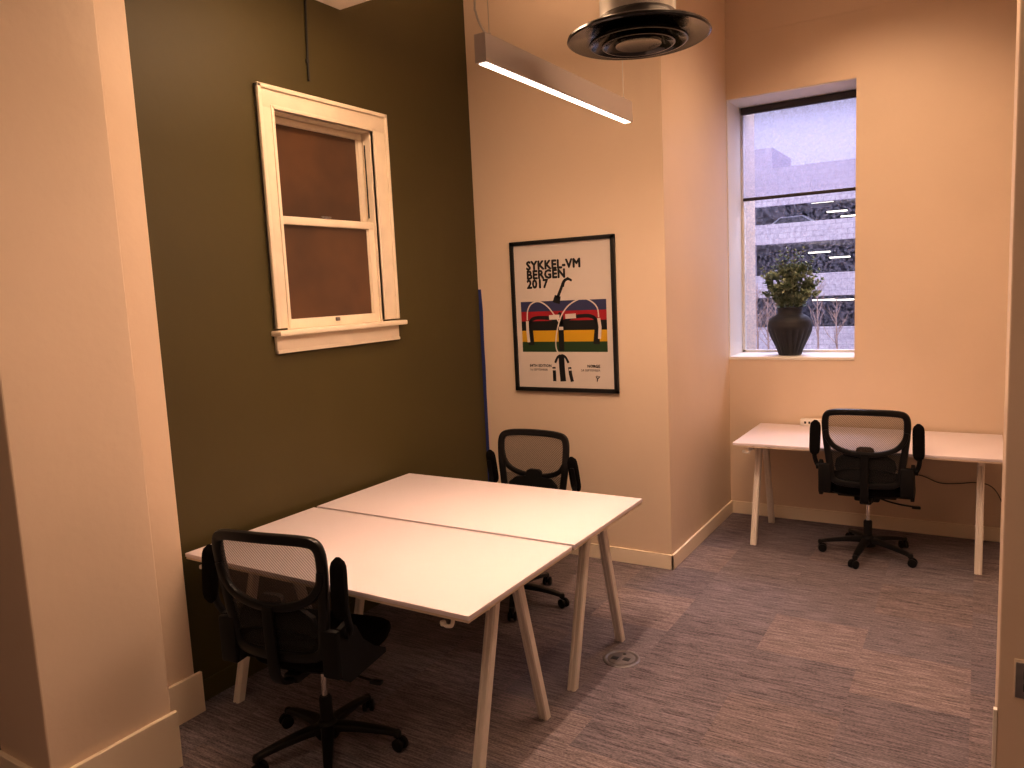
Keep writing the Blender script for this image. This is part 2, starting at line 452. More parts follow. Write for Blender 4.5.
sh = thing('roller_shade', 'sheer grey roller shade half lowered over the alcove window', 'roller shade', ((CX+WX1)/2, WY-.02, 3.09))
def so(bm, name, m, par=sh, smooth=True):
    for v in bm.verts: v.co -= Vector(par.location)
    return obj(name, bm, m, par, smooth)
bm = bmesh.new(); box(bm, CX+.02, WX1-.004, WY-.045, WY-.005, 3.118, 3.168, .004); so(bm, 'headrail', M['shadebar'])
so(B(CX+.03, WX1-.012, WY-.026, WY-.0255, 2.46, 3.13), 'shade_cloth', M['shade'], smooth=False)
bm = bmesh.new(); box(bm, CX+.028, WX1-.01, WY-.036, WY-.016, 2.452, 2.476, .005); so(bm, 'hem_bar', M['shadebar'])

# ------------------------------------------------------------------ vase and plant on the sill
VX, VY, VZ = -1.245, 6.085, WZ0
v_ = thing('ceramic_vase', 'round charcoal ceramic vase with fluted lower half on the window sill', 'vase', (VX, VY, VZ))
prof = [(.0, 0), (.078, 0), (.084, .004), (.095, .04), (.118, .09), (.142, .14), (.158, .185), (.163, .225), (.155, .262), (.130, .292), (.102, .308), (.090, .318), (.088, .335), (.090, .352), (.095, .362),
        (.092, .366), (.083, .362), (.080, .34), (.082, .318), (.10, .29), (.0, .27)]
def flute(a, z):
    if z > .205 or z < .003: return 1
    k = min(1, (z)/.03)*min(1, (.205-z)/.02)
    return 1 - .07*k*(abs(math.cos(a*10))**4)
dense = []
for i in range(len(prof)-1):
    (r0, z0), (r1, z1) = prof[i], prof[i+1]
    n = 3 if i < 13 else 1
    for k in range(n): dense.append((r0+(r1-r0)*k/n, z0+(z1-z0)*k/n))
dense.append(prof[-1])
bm = bmesh.new(); lathe(bm, dense, (0, 0, 0), 120, flute); obj('vase_body', bm, M['vase'], v_)

pl = thing('leafy_sprigs', 'bushy grey green leafy sprigs standing in the charcoal vase on the sill', 'plant', (VX, VY, VZ+.30))
bs = bmesh.new(); bl = bmesh.new()
rnd = random.Random(11)
def leaf(bm, p, d, nrm, L, W):
    d = d.normalized(); s = d.cross(nrm).normalized(); n = s.cross(d)
    pts = [(0, 0, 0), (.3, .5, .05), (.7, .42, .02), (1, 0, -.1), (.7, -.42, .02), (.3, -.5, .05)]
    vs = [bm.verts.new(p + d*L*a + s*W*b + n*L*c) for a, b, c in pts]
    mid1 = bm.verts.new(p+d*L*.35-n*L*.03); mid2 = bm.verts.new(p+d*L*.7-n*L*.04)
    bm.faces.new((vs[0], vs[1], mid1)); bm.faces.new((vs[1], vs[2], mid2, mid1)); bm.faces.new((vs[2], vs[3], mid2))
    bm.faces.new((vs[3], vs[4], mid2)); bm.faces.new((vs[4], vs[5], mid1, mid2)); bm.faces.new((vs[5], vs[0], mid1))
def sprig(p0, p1, p2, r, nleaf, tipscale=1.):
    path = smooth_path([p0, (Vector(p0)+Vector(p1))/2+Vector((0, 0, .01)), p1, p2], 6)
    sweep(bs, path, circ(r, 5), up=Vector((.3, .9, .1)), scale=[1-.6*i/len(path) for i in range(len(path))])
    for k in range(nleaf):
        t = .22+.78*k/(nleaf-1); f = t*(len(path)-1); i = min(int(f), len(path)-2)
        p = path[i].lerp(path[i+1], f-i); tg = (path[i+1]-path[i]).normalized()
        for side in range(3):
            a = k*2.4+side*2.1; o = tg.orthogonal().normalized()
            o.rotate(Matrix.Rotation(a, 3, tg))
            d = (tg*.75+o*.8)
            leaf(bl, p, d, tg+o*-.3, rnd.uniform(.042, .064)*tipscale*(1.1-.45*t), rnd.uniform(.016, .024))
heads = [(.10, .02, .44, 9), (-.06, -.04, .42, 8), (.17, -.02, .36, 8), (-.13, .03, .31, 8), (-.20, -.01, .30, 7), (.22, .02, .20, 7), (.05, -.05, .42, 8), (-.01, 0, .44, 9), (.06, .03, .40, 8), (-.09, .02, .36, 8), (.12, -.02, .32, 8), (-.15, -.02, .24, 7), (.20, .02, .27, 8), (.03, -.06, .34, 8), (-.05, .06, .30, 7),
         (.13, .05, .20, 7), (-.12, -.06, .17, 7), (.06, -.09, .24, 7), (-.18, .03, .19, 7), (.16, -.05, .13, 6), (-.02, -.10, .20, 7), (.09, .08, .30, 7), (-.03, .02, .38, 8), (-.16, .0, .12, 6), (.02, .08, .24, 7)]
for hx, hy, hz, nl in heads:
    b0 = (hx*.25, hy*.25, .0); b1 = (hx*.6, hy*.6, .06+hz*.5); b2 = (hx, hy, .06+hz)
    sprig(b0, b1, b2, .0035, nl+4)
    for _ in range(3):
        t = rnd.uniform(.45, .8); q = Vector(b0).lerp(Vector(b2), t); dd = Vector((rnd.uniform(-1, 1), rnd.uniform(-.6, .6), rnd.uniform(.3, 1))).normalized()*rnd.uniform(.06, .1)
        sprig(q, q+dd*.5, q+dd, .002, 6, .9)
obj('stems', bs, M['stem'], pl)
fo = obj('foliage', bl, M['leaf'], pl, False); fo['kind'] = 'stuff'

# ------------------------------------------------------------------ framed poster
PXC = (-2.776-1.999)/2+.006; PW = .777; PZ0, PZ1 = 1.141, 2.163; PH = PZ1-PZ0
po = thing('framed_poster', 'black framed cycling championship poster with rainbow stripes and handlebars on cream wall', 'poster', (PXC, PY, (PZ0+PZ1)/2))
hw, hh = PW/2, PH/2; ft = .026
bm = bmesh.new()
for b in ((-hw, -hw+ft, -hh, hh), (hw-ft, hw, -hh, hh), (-hw, hw, -hh, -hh+ft), (-hw, hw, hh-ft, hh)):
    box(bm, b[0], b[1], -.026, -.001, b[2], b[3], .0015)
obj('picture_frame', bm, M['frame'], po)
pap = obj('print', B(-hw+ft-.003, hw-ft+.003, -.012, -.004, -hh+ft-.003, hh-ft+.003), M['paper'], po, False)
YP = -.0124
# poster coordinates: crop pixels of the photographed print mapped to the sheet (u 0..1 left-right, v 0..1 top-bottom)
iw, ih = PW-2*ft, PH-2*ft
def uv(u, v): return Vector((-iw/2+u*iw, 0, ih/2-v*ih))
def poly(pts, name, m, d=0., parent=None):
    bm = bmesh.new()
    f = [bm.verts.new((uv(*p).x, YP-d, uv(*p).z)) for p in pts]
    bm.faces.new(f); return obj(name, bm, m, parent or pap, False)
def stroke(bm, pts, wd, d=0., taper=None, sm=True):
    P_ = [uv(*p) for p in pts]
    if sm: P_ = smooth_path(P_, 7)
    A = []; n = len(P_)
    for i, p in enumerate(P_):
        t = (P_[min(i+1, n-1)]-P_[max(i-1, 0)]).normalized(); s = Vector((-t.z, 0, t.x))
        k = wd/2 if not taper else (taper[0]+(taper[1]-taper[0])*i/(n-1))/2
        A.append((bm.verts.new((p.x+s.x*k, YP-d, p.z+s.z*k)), bm.verts.new((p.x-s.x*k, YP-d, p.z-s.z*k))))
    for a, b in zip(A, A[1:]): bm.faces.new((a[0], a[1], b[1], b[0]))
for (v0, v1, c) in ((.394, .464, 'blue'), (.464, .532, 'red'), (.532, .598, 'ink'), (.598, .677, 'yellow'), (.677, .748, 'dgreen')):
    poly([(.055, v0), (.94, v0), (.94, v1), (.055, v1)], 'stripe', M[c], 0)
# black drawing
bm = bmesh.new()
stroke(bm, [(.452, .55), (.38, .517), (.25, .508), (.175, .518), (.145, .545)], .024, .0004); stroke(bm, [(.15, .53), (.150, .60), (.153, .70)], .04, .0004, sm=False, taper=(.03, .046))
stroke(bm, [(.49, .55), (.58, .513), (.72, .502), (.80, .510), (.845, .54)], .024, .0004); stroke(bm, [(.842, .53), (.842, .60), (.832, .695)], .04, .0004, sm=False, taper=(.03, .046))
stroke(bm, [(.475, .53), (.475, .62), (.475, .74)], .040, .0004, sm=False)
stroke(bm, [(.435, .41), (.455, .36), (.455, .36)], .04, .0004, taper=(.055, .034), sm=False)
stroke(bm, [(.45, .375), (.49, .315), (.525, .262), (.57, .25), (.605, .262)], .02, .0004, taper=(.022, .014))
stroke(bm, [(.51, .30), (.53, .262), (.575, .243)], .018, .0005)
stroke(bm, [(.47, .56), (.485, .51), (.455, .48)], .03, .0004)
stroke(bm, [(.385, .855), (.388, .90), (.388, .955)], .024, .0004, sm=False)
stroke(bm, [(.55, .855), (.556, .90), (.573, .955)], .024, .0004, sm=False)
stroke(bm, [(.468, .78), (.47, .86), (.478, .955)], .042, .0004, sm=False)
stroke(bm, [(.40, .825), (.43, .785), (.47, .772), (.51, .785), (.54, .825)], .016, .0004)
o = obj('bicycle_drawing', bm, M['ink'], pap, False)
bm = bmesh.new()
stroke(bm, [(.126, .68), (.118, .60), (.118, .53)], .022, .0008, sm=False)
stroke(bm, [(.863, .66), (.872, .58), (.862, .52)], .022, .0008, sm=False)
stroke(bm, [(.118, .525), (.128, .455), (.17, .41), (.25, .395), (.34, .43), (.42, .50), (.455, .54)], .0095, .0008)
stroke(bm, [(.862, .515), (.85, .45), (.79, .405), (.70, .385), (.58, .42), (.50, .48), (.455, .55), (.425, .63), (.415, .70), (.43, .745), (.47, .765)], .0095, .0008)
stroke(bm, [(.355, .508), (.465, .506)], .032, .0009, sm=False)
stroke(bm, [(.525, .504), (.635, .501)], .032, .0009, sm=False)
stroke(bm, [(.455, .585), (.50, .585)], .022, .0009, sm=False)
stroke(bm, [(.37, .872), (.405, .872)], .012, .0009, sm=False)
stroke(bm, [(.54, .872), (.575, .872)], .012, .0009, sm=False)
obj('cable_drawing', bm, M['paper'], pap, False)
def text(s, u, v, size, parent=pap, align='LEFT', bold=.012, sx=.86, name='lettering', m=None, d=.0006):
    cu = bpy.data.curves.new('txt', 'FONT'); cu.body = s; cu.size = size; cu.align_x = align; cu.offset = 0
    cu.extrude = 0; cu.resolution_u = 2; cu.space_character = 1.06
    t = bpy.data.objects.new('txt', cu); C.objects.link(t)
    dg = bpy.context.evaluated_depsgraph_get(); dg.update()
    me = bpy.data.meshes.new_from_object(t.evaluated_get(dg)); bpy.data.objects.remove(t)
    b_ = bmesh.new(); k_ = size*bold
    for j, (ox, oy) in enumerate(((0, 0), (k_, 0), (-k_, 0), (0, k_), (0, -k_), (k_*.7, k_*.7), (-k_*.7, -k_*.7), (-k_*.7, k_*.7), (k_*.7, -k_*.7))):
        m2 = me.copy(); m2.transform(Matrix.Translation((ox, oy, -j*.00001))); b_.from_mesh(m2); bpy.data.meshes.remove(m2)
    b_.to_mesh(me); b_.free()
    p = uv(u, v)
    me.transform(Matrix.Translation((p.x, YP-d, p.z)) @ Matrix.Rotation(PI/2, 4, 'X') @ Matrix.Diagonal((sx, 1, 1, 1)))
    me.materials.clear(); me.materials.append(m or M['ink'])
    o = bpy.data.objects.new(name, me); C.objects.link(o); o.parent = parent; return o
text('SYKKEL-VM', .132, .172, .080, bold=.05, sx=.97)
text('BERGEN', .132, .236, .080, bold=.05, sx=.97)
text('2017', .132, .300, .080, bold=.05, sx=.97)
text('84TH EDITION', .125, .855, .026, bold=.03, sx=.95)
text('16 SEPTEMBER', .125, .882, .021, bold=.005, sx=1)
text('NORGE', .86, .855, .026, align='RIGHT', bold=.03, sx=1)
text('24 SEPTEMBER', .86, .882, .021, align='RIGHT', bold=.005, sx=1)
bm = bmesh.new()
stroke(bm, [(.815, .915), (.83, .935), (.825, .95)], .006, .0006); stroke(bm, [(.83, .935), (.855, .915)], .005, .0006, sm=False); stroke(bm, [(.82, .912), (.845, .918)], .004, .0006, sm=False)
obj('small_emblem', bm, M['ink'], pap, False)

# ------------------------------------------------------------------ desks
def make_desk(name, label, x0, x1, y0, y1, legx, spread, hook_left=True):
    xc, yc = (x0+x1)/2, (y0+y1)/2; hw, hd = (x1-x0)/2, (y1-y0)/2
    t = thing(name, label, 'desk', (xc, yc, 0), 0, 'white trestle desks')
    bm = bmesh.new(); box(bm, -hw, hw, -hd, hd, .722, .74, .0025)
    top = obj('tabletop', bm, M['white'], t)
    bm = bmesh.new(); box(bm, -hw+.003, hw-.003, -hd+.003, hd-.003, .712, .7215, .001)
    obj('edge_band', bm, M['edge'], top)
    for sx in (-1, 1):
        lx = (legx[0] if sx < 0 else legx[1])-xc
        for sy in (-1, 1):
            a = Vector((lx, sy*spread, 0)); b = Vector((lx, sy*.075, .708))
            d = (b-a).normalized()
            bm = bmesh.new()
            # rounded profile with a shallow groove, as on a pressed steel leg
            wx, wy, g = .021, .021, .004
            pr = [(wx-.006, wy), (-wx+.006, wy), (-wx, wy-.006), (-wx, .005), (-wx+g, .003), (-wx+g, -.003), (-wx, -.005), (-wx, -wy+.006), (-wx+.006, -wy), (wx-.006, -wy), (wx, -wy+.006), (wx, -.005), (wx-g, -.003), (wx-g, .003), (wx, .005), (wx, wy-.006)]
            r = sweep(bm, [a-d*.02, b+d*.02], pr, up=Vector((0, 1, 0)) if 0 else Vector((1, 0, 0)))
            for v in bm.verts:
                if v.co.z < .1: v.co -= d*((v.co.z-.0)/d.z)
                if v.co.z > .6: v.co -= d*((v.co.z-.709)/d.z)
            leg = obj('leg', bm, M['leg'], t)
        bm = bmesh.new(); box(bm, lx-.028, lx+.028, -.16, .16, .690, .7125, .004); box(bm, lx-.018, lx+.018, -hd+.05, hd-.05, .684, .708, .004)
        obj('bracket', bm, M['leg'], t)
    l0, l1 = legx[0]-xc, legx[1]-xc
    for sy in (-1, 1):
        bm = bmesh.new(); box(bm, l0+.02, l1-.02, sy*.11-.018, sy*.11+.018, .672, .711, .004)
        obj('crossbeam', bm, M['leg'], t)
    for sx in ((-1, 1) if hook_left else (-1,)):
        hx = (l0 if sx < 0 else l1)-.014*sx*0
        bm = bmesh.new()
        yh = -hd+.04
        sweep(bm, smooth_path([(hx, yh, .712), (hx, yh, .69), (hx-.004, yh-.004, .672), (hx-.022, yh-.008, .668), (hx-.036, yh-.01, .676)], 4), circ(.0075, 8), up=Vector((0, 1, 0)))
        lathe(bm, [(0, -.010), (.010, -.008), (.012, 0), (.010, .008), (0, .010)], (hx-.037, yh-.01, .677), 12)
        obj('cable_hook', bm, M['leg'], t)
    return t
make_desk('desk', 'white topped trestle desk nearest the camera, its left end at the green wall', -3.012, -1.467, 2.013, 2.792, (-2.906, -1.565), .262)
make_desk('desk', 'white topped trestle desk behind the nearest one, below the window', -3.012, -1.467, 2.813, 3.593, (-2.906, -1.565), .274)
make_desk('desk', 'white topped trestle desk standing alone in the alcove under the plant window', -1.421, .14, 5.104, 5.885, (-1.316, .022), .272, False)

# ------------------------------------------------------------------ office chair
def make_chair(label, loc, rz, base_rot, lean=0., drop=0.):
    t = thing('office_chair', label, 'office chair', loc, rz, 'black mesh office chairs')
    bm = bmesh.new()
    lathe(bm, [(0, .062), (.046, .062), (.052, .075), (.048, .105), (.036, .125), (.030, .13), (0, .13)], seg=24)
    obj('base_hub', bm, M['black'], t)
    for k in range(5):
        a = base_rot - rz + k*2*PI/5
        ca, sa = math.cos(a), math.sin(a); side = Vector((-sa, ca, 0))
        path = smooth_path([(ca*r, sa*r, z) for r, z in ((.03, .102), (.10, .100), (.18, .091), (.25, .079), (.292, .068))], 4)
        n = len(path); bm = bmesh.new()
        sc = [1-.45*i/(n-1) for i in range(n)]
        sweep(bm, path, rrect(.054, .034, .009), scale=sc)
        lathe(bm, [(0, .056), (.016, .056), (.017, .074), (.012, .082), (0, .083)], (ca*.288, sa*.288, 0), 12)
        lg = obj('base_leg', bm, M['blackgl'], t)
        bm = bmesh.new(); b2 = a+1.1+k*.9; w_ = Vector((math.cos(b2), math.sin(b2), 0)); cc = Vector((ca*.288, sa*.288, .0265))
        cc2 = cc - Vector((-w_.y, w_.x, 0))*.012
        for s in (-1, 1):
            c0 = cc2 + w_*s*.009; c1 = cc2 + w_*s*.025
            up = Vector((0, 0, 1))
            rings = []
            for q, rr in ((c0, .024), (c0.lerp(c1, .2), .0265), (c0.lerp(c1, .8), .0265), (c1, .021)):
                rings.append([bm.verts.new(q + up*rr*math.cos(2*PI*j/16) + Vector((-w_.y, w_.x, 0))*rr*math.sin(2*PI*j/16)) for j in range(16)])
            for A, Bq in zip(rings, rings[1:]):
                for j in range(16): bm.faces.new((A[j], A[(j+1) % 16], Bq[(j+1) % 16], Bq[j]))
            bm.faces.new(rings[0]); bm.faces.new(rings[-1][::-1])
        cyl(bm, cc2-w_*.012, cc2+w_*.012, .013, 10)
        cyl(bm, cc, cc+Vector((0, 0, .035)), .007, 8)
        obj('caster', bm, M['black'], lg)
    bm = bmesh.new(); lathe(bm, [(0, .10), (.026, .10), (.026, .225), (.020, .235), (0, .235)], seg=20); obj('lift_cover', bm, M['black'], t)
    bm = bmesh.new(); lathe(bm, [(0, .22), (.0135, .22), (.0135, .39), (0, .39)], seg=20); g = obj('gas_lift', bm, M['chrome'], t); g['label'] = 'chrome gas lift tube'
    bm = bmesh.new(); box(bm, -.075, .075, -.11, .11, .385, .425, .012); box(bm, -.035, .035, -.20, -.08, .39, .425, .01); box(bm, -.17, .17, -.12, -.07, .415, .432, .004); box(bm, -.17, .17, .07, .12, .415, .432, .004)
    lathe(bm, [(0, .355), (.03, .355), (.036, .39), (0, .39)], seg=16)
    obj('tilt_mechanism', bm, M['black'], t)
    bm = bmesh.new(); sweep(bm, smooth_path([(.05, -.02, .40), (.12, -.03, .378), (.20, -.04, .366), (.262, -.045, .362)], 5), circ(.0055, 8))
    box(bm, .255, .305, -.058, -.032, .350, .366, .005)
    obj('tilt_lever', bm, M['blackgl'], t)
    # seat cushion: lofted rounded-square shells
    bm = bmesh.new()
    def se(a, w_, d_, n=3.2):
        c_, s_ = math.cos(a), math.sin(a)
        return (w_*math.copysign(abs(c_)**(2/n), c_), d_*math.copysign(abs(s_)**(2/n), s_))
    def shell(bm, layers, seg=48, cy=.015):
        rings = []
        for w_, d_, z, drop in layers:
            ring = []
            for k in range(seg):
                x, y = se(2*PI*k/seg, w_, d_)
                zz = z - drop*max(0, y/.235)**3 + .012*(abs(x)/.25)**2*(1 if z > .46 else 0)
                ring.append(bm.verts.new((x, y+cy, zz)))
            rings.append(ring)
        for A, Bq in zip(rings, rings[1:]):
            for k in range(seg): bm.faces.new((A[k], A[(k+1) % seg], Bq[(k+1) % seg], Bq[k]))
        bm.faces.new(rings[0][::-1]); bm.faces.new(rings[-1])
    shell(bm, [(.20, .19, .447, .01), (.235, .22, .45, .012), (.247, .232, .462, .018), (.25, .235, .48, .025), (.246, .231, .498, .03), (.23, .215, .51, .032), (.19, .175, .515, .03), (.10, .09, .512, .02)])
    obj('seat', bm, M['cushion'], t)
    bm = bmesh.new(); shell(bm, [(.17, .16, .428, .0), (.222, .205, .436, .0), (.24, .222, .452, .012)])
    obj('seat_pan', bm, M['black'], t)
    # back: everything lies on one gently curved reclined surface
    def S(x, z, off=0.):
        y = -.215 - (z-.5)*.10 - .035*(1-min(1, (x/.25)**2))
        return Vector((x, y+off, z))
    half = [(0, 1.015), (.10, 1.014), (.18, 1.009), (.228, .996), (.246, .96), (.248, .90), (.243, .82), (.232, .73), (.219, .64), (.208, .575), (.185, .545), (.13, .533), (0, .53)]
    loop = half + [(-x, z) for x, z in half[-2:0:-1]]
    inner = smooth_path([(x, z, 0) for x, z in loop], 5, True)
    path = [S(p.x*.93, p.y-.018*max(0, (p.y-.85)/.165)) for p in inner]
    bm = bmesh.new()
    sweep(bm, path, rrect(.040, .030, .010), closed=True, up=Vector((0, 1, 0)))
    bf = obj('back_frame', bm, M['blackgl'], t)
    # mesh panel
    bm = bmesh.new(); rows = []
    def hwid(z):
        for (xa, za), (xb, zb) in zip(half[3:], half[4:]):
            if zb <= z <= za: return xa+(xb-xa)*(za-z)/(za-zb)
        return .222
    zz = [.545+.445*k/18 for k in range(19)]
    for z in zz:
        h_ = hwid(z)*.95 if z < .98 else .20
        rows.append([bm.verts.new(S(-h_+2*h_*j/16, z, -.004)) for j in range(17)])
    low_rows = [[v.co.copy() for v in r_] for r_ in rows[:9]]
    for r_ in rows[:8]:
        for v in r_: bm.verts.remove(v)
    rows = rows[8:]
    for A, Bq in zip(rows, rows[1:]):
        for j in range(16): bm.faces.new((A[j], A[j+1], Bq[j+1], Bq[j]))
    obj('back_mesh', bm, M['mesh'], bf)
    bm = bmesh.new(); lo = [[bm.verts.new(c) for c in r_] for r_ in low_rows]
    for A, Bq in zip(lo, lo[1:]):
        for j in range(16): bm.faces.new((A[j], A[j+1], Bq[j+1], Bq[j]))
    obj('lower_mesh', bm, M['darkmesh'], bf)
    bm = bmesh.new()
    up_ = smooth_path([S(x, z, -.008) for x, z in ((-.228, .875), (-.214, .82), (-.17, .768), (-.09, .738), (0, .728), (.09, .738), (.17, .768), (.214, .82), (.228, .875))], 5)
    sweep(bm, up_, rrect(.032, .026, .009), up=Vector((0, 1, 0)))
    obj('back_brace', bm, M['blackgl'], bf)
    # lumbar pad and lower back plate
    bm = bmesh.new()
    def plate(bm, pts, th, off):
        f = [bm.verts.new(S(x, z, off)) for x, z in pts]; b = [bm.verts.new(S(x, z, off+th)) for x, z in pts]
        n = len(pts); bm.faces.new(f); bm.faces.new(b[::-1])
        for i in range(n): bm.faces.new((f[i], f[(i+1) % n], b[(i+1) % n], b[i]))
    plate(bm, [(-.048, .765), (-.03, .775), (.03, .775), (.048, .765), (.054, .73), (.12, .725), (.165, .69), (.175, .64), (.15, .57), (-.15, .57), (-.175, .64), (-.165, .69), (-.12, .725), (-.054, .73)], .022, .0)
    obj('lumbar_support', bm, M['black'], t)
    bm = bmesh.new()
    plate(bm, [(-.20, .60), (-.12, .625), (0, .632), (.12, .625), (.20, .60), (.205, .54), (.15, .50), (-.15, .50), (-.205, .54)], .03, -.006)
    obj('lower_back_cover', bm, M['cushion'], t)
    bm = bmesh.new()
    sweep(bm, smooth_path([(0, -.12, .405), (0, -.22, .41), (0, -.275, .45), (0, -.288, .55), (0, -.292, .66), (0, -.292, .735)], 5), rrect(.048, .018, .007), up=Vector((0, 1, 1)))
    obj('back_spine', bm, M['black'], t)
    for s in (-1, 1):
        bm = bmesh.new()
        # side plate bolted to the seat, carrying the flip-up hinge
        pts = [(-.245, .47), (-.255, .60), (-.235, .655), (-.19, .665), (-.14, .63), (-.10, .56), (-.03, .50), (.05, .455), (.05, .435), (-.20, .435)]
        f = [bm.verts.new((s*.252, y, z)) for y, z in pts]; b = [bm.verts.new((s*.272, y, z)) for y, z in pts]
        n = len(pts); bm.faces.new(f); bm.faces.new(b[::-1])
        for i in range(n): bm.faces.new((f[i], f[(i+1) % n], b[(i+1) % n], b[i]))
        box(bm, min(s*.195, s*.272), max(s*.195, s*.272), -.262, -.232, .47, .655, .012)
        box(bm, min(s*.12, s*.262), max(s*.12, s*.262), -.14, -.02, .432, .448, .003)
        arm = obj('armrest', bm, M['black'], t)
        bm = bmesh.new()
        cyl(bm, (s*.268, -.20, .625), (s*.290, -.20, .625), .022, 14)
        sweep(bm, smooth_path([(s*.280, -.20, .625), (s*.292, -.21, .655), (s*.298, -.228, .70), (s*.297, -.235+lean*.3, .76), (s*.294, -.23+lean*.6, .82)], 5), rrect(.026, .02, .006), up=Vector((0, 1, 0)))
        obj('arm_bar', bm, M['black'], arm)
        # padded top, flipped upright
        bm = bmesh.new(); c0 = Vector((s*.294, -.262, .705)); c0.z -= drop; c1 = Vector((s*.289, -.245+lean, .93-drop)); ax = (c1-c0)
        rings = []
        N_ = 14
        for i in range(N_+1):
            tt = i/N_; e_ = abs(2*tt-1); k = math.sqrt(max(.0, 1-e_**6)) if e_ < 1 else 0
            k = max(k, .25)
            rings.append((c0+ax*tt, k))
        sweep(bm, [r[0] for r in rings], [(a, b) for a, b in rrect(.066, .034, .015)], up=Vector((0, 1, 0)), scale=[r[1] for r in rings])
        obj('arm_pad', bm, M['cushion'], arm)
        
    return t
R_ = math.radians
make_chair('black mesh office chair with raised armrests at the near desk, left foreground', (-2.245, 2.06, 0), R_(10), R_(27))
cb = make_chair('black mesh office chair facing the camera behind the far edge of the paired desks', (-2.32, 3.68, 0), R_(179), R_(8), .03, .045)
for ch in cb.children:                                   # this chair is set a little lower
    if ch.name.split('.')[0] not in ('base_hub', 'base_leg', 'lift_cover', 'gas_lift'): ch.location.z -= .032
make_chair('black mesh office chair with raised armrests at the alcove desk', (-.60, 5.315, 0), R_(2), R_(-98))

# ------------------------------------------------------------------ pendant lamp
lx0, lx1, ly0, ly1, lz0, lz1 = -1.448, -1.403, 2.20, 3.44, 2.585, 2.68
pd = thing('pendant_light', 'long grey linear pendant light with glowing underside hung from two wires', 'pendant light', ((lx0+lx1)/2, (ly0+ly1)/2, lz0))
def po_(bm, name, m, par=None, smooth=True):
    for v in bm.verts: v.co -= Vector(pd.location)
    return obj(name, bm, m, par or pd, smooth)
bm = bmesh.new()
box(bm, lx0, lx1, ly0, ly1, lz0+.003, lz1, .0012)
po_(bm, 'housing', M['lampbody'], smooth=False)
po_(B(lx0+.008, lx1-.008, ly0+.012, ly1-.012, lz0+.0005, lz0+.006), 'diffuser', M['diffuser'], smooth=False)
xm = (lx0+lx1)/2
bm = bmesh.new(); sweep(bm, smooth_path([(xm, ly0+.05, lz1), (xm-.03, ly0+.03, lz1+.08), (xm-.04, ly0+.05, lz1+.25), (xm, ly0+.05, ZC)], 6), circ(.004, 6), up=Vector((0, 1, 0)))
po_(bm, 'power_cord', M['cord'])
for yy in (ly0+.06, ly1-.05):
    bm = bmesh.new(); sweep(bm, [(xm, yy, lz1-.002), (xm, yy, ZC)], circ(.0016, 6), up=Vector((0, 1, 0))); lathe(bm, [(0, 0), (.006, 0), (.006, .015), (0, .018)], (xm, yy, lz1-.001), 10)
    po_(bm, 'suspension_wire', M['cord'])

# ------------------------------------------------------------------ round duct with diffuser
vx, vy, vz = -1.05, 2.645, 2.700
vt = thing('duct_diffuser', 'round black ceiling air diffuser with concentric rings on a silver duct', 'air diffuser', (vx, vy, vz))
bm = bmesh.new(); lathe(bm, [(.0, ZC-vz), (.132, ZC-vz), (.132, .30), (.136, .295), (.136, .275), (.132, .27), (.132, .055), (0, .055)], seg=48); obj('duct', bm, M['duct'], vt)
bm = bmesh.new(); lathe(bm, [(.12, .075), (.128, .075), (.145, .045), (.19, .022), (.235, .012), (.248, .004), (.250, -.004), (.244, -.008), (.225, -.004), (.18, .004), (.150, .020), (.135, .05), (.12, .06)], seg=64)
obj('outer_cone', bm, M['vent'], vt)
for k, (r0, r1, z) in enumerate(((.172, .115, -.020), (.128, .075, -.026))):
    bm = bmesh.new(); lathe(bm, [(r1, .045), (r1+.006, .045), (r0-.018, z+.016), (r0, z+.004), (r0, z-.003), (r0-.006, z-.004), (r0-.024, z+.008), (r1, .037)], seg=56)
    obj('ring', bm, M['vent'], vt)
bm = bmesh.new(); lathe(bm, [(0, .04), (.03, .035), (.07, -.01), (.084, -.022), (.080, -.029), (.06, -.024), (.03, -.020), (0, -.018)], seg=48); obj('centre_disc', bm, M['vent'], vt)
bm = bmesh.new()
for a in (0, PI/2): 
    c_, s_ = math.cos(a), math.sin(a); sweep(bm, [(-c_*.125, -s_*.125, .062), (c_*.125, s_*.125, .062)], rrect(.006, .02, .001))
cyl(bm, (0, 0, .03), (0, 0, .3), .006, 8)
obj('support_bar', bm, M['vent'], vt)

# ------------------------------------------------------------------ small things
fb = thing('floor_outlet', 'round metal floor outlet cover set in the carpet beside the desk leg', 'floor outlet', (-1.478, 3.29, 0))
bm = bmesh.new(); lathe(bm, [(0, 0), (.092, 0), (.092, .003), (.086, .006), (.076, .006), (.072, .003), (0, .003)], seg=48); obj('ring_plate', bm, M['metal'], fb)
bm = bmesh.new(); lathe(bm, [(0, .0025), (.068, .0025), (.068, .005), (.06, .0065), (0, .0065)], seg=40); ld = obj('lid', bm, M['metal'], fb)
bm = bmesh.new()
box(bm, -.045, -.012, -.03, .0, .0065, .008, .0005); obj('socket_slot', bm, M['plug'], ld)
bm = bmesh.new(); box(bm, .012, .045, -.02, .012, .0065, .008, .0005); obj('socket_slot', bm, M['plug'], ld)
bm = bmesh.new(); lathe(bm, [(0, .0065), (.008, .0065), (.008, .0085), (0, .0085)], (0, .04, 0), 14); obj('screw', bm, M['plug'], ld)

ps = thing('power_strip', 'small white power outlet block on the back of the alcove desk', 'power strip', (-1.04, 5.868, .74))
bm = bmesh.new(); box(bm, -.085, .085, -.022, .022, 0, .052, .005); obj('housing', bm, M['socketwhite'], ps)
for x in (-.05, -.02, .03):
    bm = bmesh.new(); box(bm, x-.007, x+.007, -.0235, -.0218, .018, .034, .0004); obj('socket', bm, M['plug'], ps)

